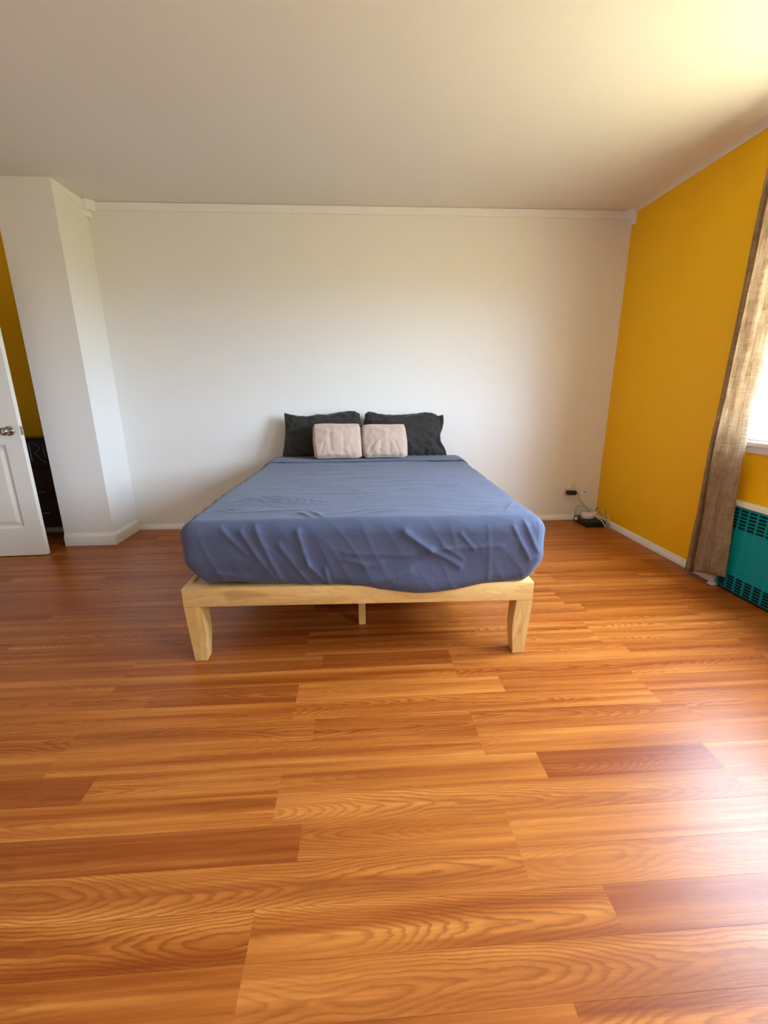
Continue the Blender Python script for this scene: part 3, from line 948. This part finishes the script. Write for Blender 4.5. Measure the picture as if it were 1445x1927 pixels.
# stitched hem of its pillowcase near the right side
def hem_lines(S, us, parent, y=-0.0):
    for u in us:
        bm = bmesh.new()
        pts = []
        for k in range(14):
            v = 0.10 + 0.80 * k / 13
            p = S(u, v)
            eu, ev = 4 * u * (1 - u), 4 * v * (1 - v)
            t = 0.085 * eu ** 0.55 * ev ** 0.55
            pts.append((p.x, -(t + 0.006), p.y))
        tube(bm, pts, 0.0022, 6, per=3)
        mesh_obj('hem_stitch', bm, M_PILLOW, parent, smooth=True)
hem_lines(S1, (0.90, 0.925), lp_)
rp_, _, S2 = make_pillow('dark_pillow', (-0.335, 0.375), (0.335, 0.345), (-0.35, 0.0), (0.370, -0.004),
    [(0, 0, 0), (0.05, 0, 0.022), (0.2, 0, 0.004), (0.4, 0, 0.000), (0.65, 0, 0.016), (0.82, 0, 0.034), (0.93, 0, 0.024), (1, 0, 0)],
    [(0, 0, 0), (0.5, 0, 0), (1, 0, 0)],
    [(0, 0, 0), (0.5, -0.012, 0), (1, 0, 0)],
    [(0, 0, 0), (0.12, -0.018, 0), (0.3, -0.055, 0), (0.55, -0.03, 0), (0.8, -0.006, 0), (1, 0, 0)], 0.088, M_PILLOW, 11.0, 0.020,
    folds=[((0.02, 0.18), (0.20, 0.24), 0.016, 0.014), ((0.05, 0.10), (0.24, 0.12), 0.02, 0.012), ((0.18, 0.16), (0.27, 0.06), 0.015, 0.010), ((0.22, 0.28), (0.29, 0.16), 0.015, 0.012), ((0.24, 0.32), (0.30, 0.22), 0.012, 0.010)])
rp_.scale = (0.945, 1, 0.955); rp_.location = (0.180, -0.25, ZB); rp_.rotation_euler = (-0.36, 0, -0.02)
tag(rp_, 'dark charcoal bed pillow with crumpled open end, the right one', 'pillow', 'dark bed pillows')
# open flap of the pillowcase at the right end
bm = bmesh.new()
flap = []
for k in range(13):
    v = k / 12
    p = S2(1.0, v)
    row = []
    for q in range(5):
        w = q / 4
        out = 0.030 * (0.35 + 0.65 * abs(math.sin(v * 5.0 + 0.4)))
        row.append(bm.verts.new((p.x - 0.03 + (0.03 + out) * w, 0.022 * math.sin(v * 9 + w * 2) * w - 0.012, p.y + 0.008 * math.sin(7 * v) * w)))
    flap.append(row)
for a, b_ in zip(flap, flap[1:]):
    for q in range(4):
        bm.faces.new((a[q], a[q + 1], b_[q + 1], b_[q]))
fo = mesh_obj('pillowcase_flap', bm, M_PILLOW, rp_, smooth=True)
md = fo.modifiers.new('thickness', 'SOLIDIFY'); md.thickness = 0.004
def cushion(loc, rz, ry, label, w, h, seed, rag=False):
    o, rim, S = make_pillow('small_cushion', (-w / 2, h), (w / 2, h), (-w / 2 + 0.012, 0.0), (w / 2 + (0.014 if rag else 0.008), 0.0),
        [(0, 0.030, -0.026), (0.1, 0.0, -0.003), (0.3, 0, 0.004), (0.6, 0, 0.001), (0.9, 0, 0.0), (1, -0.028, -0.028)],
        [(0, 0.022, 0.018), (0.12, 0, 0.003), (0.5, 0, 0.004), (0.88, 0, 0.002), (1, -0.016, 0.012)],
        [(0, 0, 0), (0.5, -0.006, 0), (1, 0, 0)], [(0, 0, 0), (0.5, 0.006, 0), (1, 0, 0)], 0.064, M_CUSH, seed, 0.0075, 60, 46, 0.44,
        folds=[((-0.045, 0.03), (-0.055, 0.20), 0.010, -0.007), ((0.055, 0.02), (0.050, 0.19), 0.010, -0.006), ((-0.12, 0.03), (-0.10, 0.09), 0.008, -0.006), ((0.11, 0.02), (0.10, 0.08), 0.008, -0.006)] if not rag else
              [((-0.12, 0.02), (-0.07, 0.10), 0.009, -0.007), ((-0.03, 0.02), (-0.02, 0.10), 0.008, -0.006), ((0.05, 0.02), (0.05, 0.09), 0.008, -0.005), ((0.12, 0.03), (0.09, 0.10), 0.009, -0.006)])
    o.location = loc; o.rotation_euler = (-0.42, ry, rz)
    tag(o, label, 'cushion', 'small blush cushions')
    bm = bmesh.new()
    pts = [tuple(p) for p in rim] + [tuple(rim[0])]
    tube(bm, pts, 0.0038, 6, smooth=False, cap=False)
    mesh_obj('piping', bm, M_PIPE, o, smooth=True)
    return o
cushion((-0.366, -0.435, ZB + 0.025), 0.03, 0.015, 'small blush cushion with vertical creases, left of the pair', 0.372, 0.236, 2.0)
cushion((0.004, -0.430, ZB + 0.025), -0.06, 0.0, 'small blush cushion with pale piping, right of the pair', 0.345, 0.226, 9.0, True)

# ------------------------------------------------------------------ curtain
def make_curtain():
    # plan profile of the gathered panel: (y, x); narrow turned hem, groove, then the wide face
    prof_ = [(-1.285, 2.004), (-1.290, 1.986), (-1.305, 1.970), (-1.322, 1.962), (-1.334, 1.964), (-1.3385, 1.984), (-1.341, 2.020), (-1.352, 2.020), (-1.356, 1.992), (-1.362, 1.978),
             (-1.380, 1.962), (-1.400, 1.950), (-1.425, 1.944), (-1.450, 1.947), (-1.478, 1.956), (-1.505, 1.954), (-1.530, 1.952), (-1.556, 1.960), (-1.578, 1.975), (-1.592, 1.995)]
    P = catmull([(a, b_, 0) for a, b_ in prof_], 5)
    bm = bmesh.new()
    rows = []
    nz = 80
    for k in range(nz + 1):
        s = k / nz
        row = []
        for i, p in enumerate(P):
            f = i / (len(P) - 1)
            z0 = 0.022 + 0.075 * smooth01(0.25, 1.0, f)
            z1 = 2.30
            z = z0 + (z1 - z0) * s
            zz = (z - 0.02) / 2.28
            y = p.x
            # leans a little and narrows above the hem
            y += -0.055 * zz * (1 - f) ** 0.6 * 1.0
            y += f * (0.045 * smooth01(0.0, 0.35, zz) - 0.03 * smooth01(0.35, 1, zz))
            x = p.y + 0.010 * fbm(f * 4, z * 1.6, 3.0) + 0.006 * fbm(f * 9, z * 3, 1.0)
            x = min(x, XR - 0.028)
            if zz < 0.03: y += 0.004 * math.sin(f * 21)
            row.append(bm.verts.new((x, y, z)))
        rows.append(row)
    for a, b_ in zip(rows, rows[1:]):
        for i in range(len(a) - 1):
            bm.faces.new((a[i], a[i + 1], b_[i + 1], b_[i]))
    o = mesh_obj('curtain', bm, M_CURTAIN, smooth=True)
    md = o.modifiers.new('cloth', 'SOLIDIFY'); md.thickness = 0.003; md.offset = 0
    return o
cur = make_curtain()
tag(cur, 'taupe woven linen curtain drawn aside between mustard wall and window', 'curtain')
rod = empty('curtain_rod', (XR - 0.09, -2.17, 2.33)); tag(rod, 'thin metal rod above the window carrying the taupe curtain', 'curtain rod')
bm = bmesh.new(); tube(bm, [(0, -0.95, 0), (0, 0.80, 0)], 0.010, 12, smooth=False); mesh_obj('rod', bm, M_NICKEL, rod, smooth=True)
for y in (-0.85, 0.70):
    bm = bmesh.new(); tube(bm, [(0, y, -0.012), (0.086, y, -0.012)], 0.006, 8, smooth=False); mesh_obj('bracket', bm, M_NICKEL, rod)
for i in range(7):
    bm = bmesh.new()
    y = 0.785 - i * 0.032
    tube(bm, [(0.016 * math.cos(a), y, 0.016 * math.sin(a) - 0.004) for a in [2 * math.pi * q / 16 for q in range(17)]], 0.002, 6, smooth=False)
    mesh_obj('curtain_ring', bm, M_NICKEL, rod)

# ------------------------------------------------------------------ teal convector under the window
RX, RY1, RY0 = 2.022, -1.500, -2.80
rad = empty('convector_heater', (RX, (RY0 + RY1) / 2, 0)); tag(rad, 'teal painted convector heater with slotted grilles under the window', 'heater')
def rp(name, bm, mat, parent=rad, **k):
    bm.transform(Matrix.Translation((-RX, -(RY0 + RY1) / 2, 0)))
    return mesh_obj(name, bm, mat, parent, **k)
ZB0, ZB1, ZT0, ZT1 = 0.022, 0.110, 0.394, 0.516
b = bmesh.new(); box(b, RX, RX + 0.004, RY0, RY1, ZB1, ZT0); box(b, RX, RX + 0.004, RY0, RY1, ZT1, 0.527)
panel = rp('front_panel', b, M_TEAL)
b = bmesh.new(); box(b, RX + 0.014, XR - 0.002, RY0 + 0.004, RY1 - 0.004, 0.002, 0.522); rp('slot_shade_backing', b, M_SLOT_SHADE)  # dark block behind the grilles, shade of the slots put into its colour
b = bmesh.new(); box(b, RX, XR - 0.001, RY1 - 0.004, RY1, ZB0, 0.527); rp('end_cheek', b, M_TEAL)
PIT = 0.0605
ncol = int((RY1 - RY0) / PIT)
for c in range(ncol + 1):
    y = RY1 - 0.008 - c * PIT
    for z0, z1 in ((ZB0, ZB1), (ZT0, ZT1)):
        b = bmesh.new(); box(b, RX - 0.0005, RX + 0.008, y - 0.0042, y + 0.0042, z0, z1 + 0.0005); rp('grille_bar', b, M_TEAL)
    b = bmesh.new(); extrude_profile(b, [(RX, y - 0.003), (RX - 0.0022, y), (RX, y + 0.003)], 'z', ZB1, ZT0); rp('panel_rib', b, M_TEAL)
for r in range(7):
    z = ZT0 + r * (ZT1 - ZT0) / 6
    b = bmesh.new()
    extrude_profile(b, [(RX, z - 0.0020), (RX, z + 0.0014), (RX + 0.009, z + 0.0045), (RX + 0.009, z + 0.0025)], 'y', RY0, RY1)
    rp('louvre', b, M_TEAL)
for r in range(5):
    z = ZB0 + 0.002 + r * (ZB1 - ZB0) / 5
    b = bmesh.new(); box(b, RX, RX + 0.006, RY0, RY1, z - 0.0012, z + 0.0012); rp('louvre', b, M_TEAL)
b = bmesh.new()
extrude_profile(b, [(XR - 0.0015, 0.527), (RX - 0.002, 0.527), (RX - 0.006, 0.531), (RX - 0.004, 0.541), (RX + 0.010, 0.545), (RX + 0.012, 0.552), (RX + 0.020, 0.556), (XR - 0.0015, 0.557)], 'y', RY0, RY1 + 0.006)
rp('top_moulding', b, M_TRIM)
b = bmesh.new()
extrude_profile(b, [(RX - 0.02, 0.0), (RX - 0.022, 0.004), (RX + 0.004, 0.022), (RX + 0.024, 0.020), (RX + 0.024, 0.0)], 'y', RY1 + 0.002, RY1 + 0.036)
rp('foot_bracket', b, M_TRIM)

# ------------------------------------------------------------------ alcove cabinet with chalkboard
cab = empty('narrow_cabinet', (-3.0, -0.14, 0)); tag(cab, 'dark wooden cabinet in the alcove behind the open door', 'cabinet')
box_obj('body', (-0.34, 0.37, -0.06, 0.06, 0.10, 0.836), M_DARKWOOD, cab, 0.003)
box_obj('cabinet_top', (-0.35, 0.38, -0.068, 0.062, 0.836, 0.852), M_DARKWOOD, cab, 0.003)
for x in (-0.32, 0.32):
    for y in (-0.05, 0.03):
        box_obj('leg', (x, x + 0.035, y, y + 0.025, 0, 0.10), M_DARKWOOD, cab, 0.002)
for k, (z0, z1) in enumerate(((0.115, 0.35), (0.36, 0.60))):
    d = box_obj('drawer', (-0.325, 0.355, -0.072, -0.0605, z0, z1), M_DARKWOOD, cab, 0.003)
    for hx in (-0.16, 0.20):
        bm = bmesh.new(); zc = z1 - 0.19 if k else (z0 + z1) / 2
        tube(bm, [(hx - 0.03, -0.072, zc), (hx - 0.025, -0.092, zc), (hx + 0.025, -0.092, zc), (hx + 0.03, -0.072, zc)], 0.004, 8, per=4)
        mesh_obj('pull', bm, M_NICKEL, d, smooth=True)
cb = empty('chalkboard', (-2.83, -0.215, 0.612)); tag(cb, 'black chalkboard with white chalk letters fixed across dark cabinet front', 'chalkboard')
box_obj('slate', (-0.45, 0.205, -0.006, 0.001, 0.0, 0.222), M_BOARD, cb, 0.002)
def chalk(pts):
    bm = bmesh.new()
    tube(bm, [(x, -0.0075, z) for x, z in pts], 0.0019, 6, per=6)
    mesh_obj('chalk_stroke', bm, M_CHALK, cb, smooth=True)
chalk([(0.000, 0.195), (0.002, 0.12), (0.000, 0.050)])
chalk([(0.038, 0.195), (0.070, 0.180), (0.074, 0.150), (0.036, 0.120)])
chalk([(0.036, 0.120), (0.062, 0.080), (0.088, 0.050), (0.110, 0.044)])
chalk([(0.105, 0.196), (0.108, 0.13), (0.110, 0.078)])

# ------------------------------------------------------------------ outlets, plugs, router and cords in the far corner
def wall_plate(loc, label, coax=False):
    r = empty('wall_plate', loc); tag(r, label, 'outlet')
    bm = bmesh.new(); box(bm, -0.036, 0.036, -0.006, 0, -0.058, 0.058, 0.003)
    p = mesh_obj('plate', bm, M_PLASTIC, r, autosmooth=0.6)
    if coax:
        bm = bmesh.new(); lathe(bm, [(0.006, 0), (0.006, 0.008), (0.003, 0.009)], 12, Matrix.Translation((0, -0.006, 0)) @ Matrix.Rotation(math.pi / 2, 4, 'X'))
        mesh_obj('jack', bm, M_NICKEL, r)
    else:
        for z in (-0.02, 0.02):
            box_obj('socket', (-0.016, 0.016, -0.0085, -0.0055, z - 0.014, z + 0.014), M_PLASTIC, r, 0.002)
    return r
wall_plate((1.752, 0, 0.302), 'white power outlet holding two plugs on the back wall')
wall_plate((1.918, 0, 0.270), 'blank white cable plate near the mustard wall corner', True)
wp = box_obj('white_charger', (1.730, 1.772, -0.048, -0.009, 0.302, 0.350), M_PLASTIC, None, 0.006)
tag(wp, 'white charger plugged into the upper socket of outlet', 'charger')
bp = empty('black_adapter', (1.78, -0.03, 0.268)); tag(bp, 'black power adapter plugged into the lower outlet socket', 'adapter')
box_obj('housing', (-0.046, 0.044, -0.024, 0.021, -0.019, 0.019), M_BLACK, bp, 0.007, 3)
box_obj('strain_relief', (0.043, 0.056, -0.012, 0.002, -0.007, 0.009), M_BLACK, bp, 0.003)
bx = empty('black_box', (1.913, -0.160, 0)); tag(bx, 'black low electronics box on the floor in the corner', 'modem')
box_obj('housing', (-0.089, 0.089, -0.118, 0.118, 0.004, 0.056), M_BLACK, bx, 0.004)
for x in (-0.07, 0.07):
    for y in (-0.1, 0.1):
        box_obj('foot', (x - 0.008, x + 0.008, y - 0.008, y + 0.008, 0.0, 0.005), M_BLACK, bx)
box_obj('connector', (-0.104, -0.088, 0.05, 0.075, 0.022, 0.050), M_PLASTIC, bx, 0.003)
for i in range(5):
    box_obj('vent_rib', (-0.07 + 0.012 * i, -0.065 + 0.012 * i, -0.1, 0.0, 0.056, 0.0575), M_BLACK, bx)
pk = empty('router_puck', (1.895, -0.150, 0.0576)); tag(pk, 'round white router puck lying on the black box', 'router')
bm = bmesh.new(); lathe(bm, [(0.049, 0), (0.052, 0.003), (0.056, 0.034), (0.054, 0.041), (0.048, 0.044), (0.002, 0.045)], 32)
mesh_obj('shell', bm, M_PLASTIC, pk, autosmooth=0.7)
box_obj('plug', (0.046, 0.072, -0.02, 0.01, 0.004, 0.056), M_PLASTIC, pk, 0.005)
def cord(pts, r, mat, label, name='cord'):
    bm = bmesh.new(); tube(bm, pts, r, 8, per=8)
    o = mesh_obj(name, bm, mat, None, smooth=True)
    return tag(o, label, 'cord')
cord([(1.757, -0.03, 0.350), (1.765, -0.035, 0.366), (1.783, -0.035, 0.362), (1.80, -0.035, 0.33), (1.835, -0.05, 0.25), (1.875, -0.08, 0.18), (1.92, -0.10, 0.135), (1.955, -0.12, 0.112), (1.958, -0.150, 0.106)], 0.0022, M_CORDW, 'thin white cord dropping from the white charger to the router')
cord([(1.834, -0.035, 0.269), (1.845, -0.04, 0.255), (1.850, -0.045, 0.225), (1.858, -0.05, 0.195), (1.885, -0.07, 0.165), (1.915, -0.085, 0.135), (1.928, -0.10, 0.105), (1.935, -0.105, 0.092)], 0.0026, M_CORDG, 'grey cord hanging from the black adapter')
cord([(1.825, -0.06, 0.058), (1.832, -0.045, 0.10), (1.848, -0.04, 0.135), (1.88, -0.05, 0.145), (1.93, -0.06, 0.125), (1.975, -0.07, 0.11)], 0.0020, M_CORDG, 'thin grey cord arching behind the router puck')
cord([(1.968, -0.15, 0.10), (1.975, -0.13, 0.125), (1.995, -0.11, 0.138), (2.012, -0.10, 0.128), (2.018, -0.12, 0.09)], 0.0022, M_CORDG, 'short dark cord looped over the white router plug')
cord([(1.97, -0.16, 0.085), (1.985, -0.15, 0.12), (2.010, -0.15, 0.130), (2.026, -0.17, 0.115), (2.030, -0.19, 0.075), (2.030, -0.20, 0.05)], 0.0034, M_CORDW, 'white cable curving up from the plug against mustard wall')
cord([(2.030, -0.215, 0.03), (2.028, -0.225, 0.07), (2.026, -0.24, 0.10), (2.030, -0.265, 0.125)], 0.0042, M_CORDW, 'short white cable end sticking up by the baseboard')
cord([(2.022, -0.245, 0.10), (2.018, -0.275, 0.105), (2.012, -0.31, 0.085), (2.010, -0.335, 0.05), (2.006, -0.34, 0.02), (1.995, -0.335, 0.006)], 0.0028, M_CORDW, 'white cable loop standing in front of the right baseboard')
cord([(1.968, -0.165, 0.080), (1.962, -0.19, 0.078), (1.952, -0.225, 0.072), (1.955, -0.262, 0.070), (1.970, -0.297, 0.044), (1.985, -0.305, 0.012)], 0.0036, M_CORDW, 'white cable running over the front edge of black box')
cord([(2.004, -0.275, 0.030), (2.014, -0.30, 0.034), (2.016, -0.33, 0.02), (2.006, -0.35, 0.006)], 0.0022, M_CORDG, 'short grey cord on the floor beside black box')
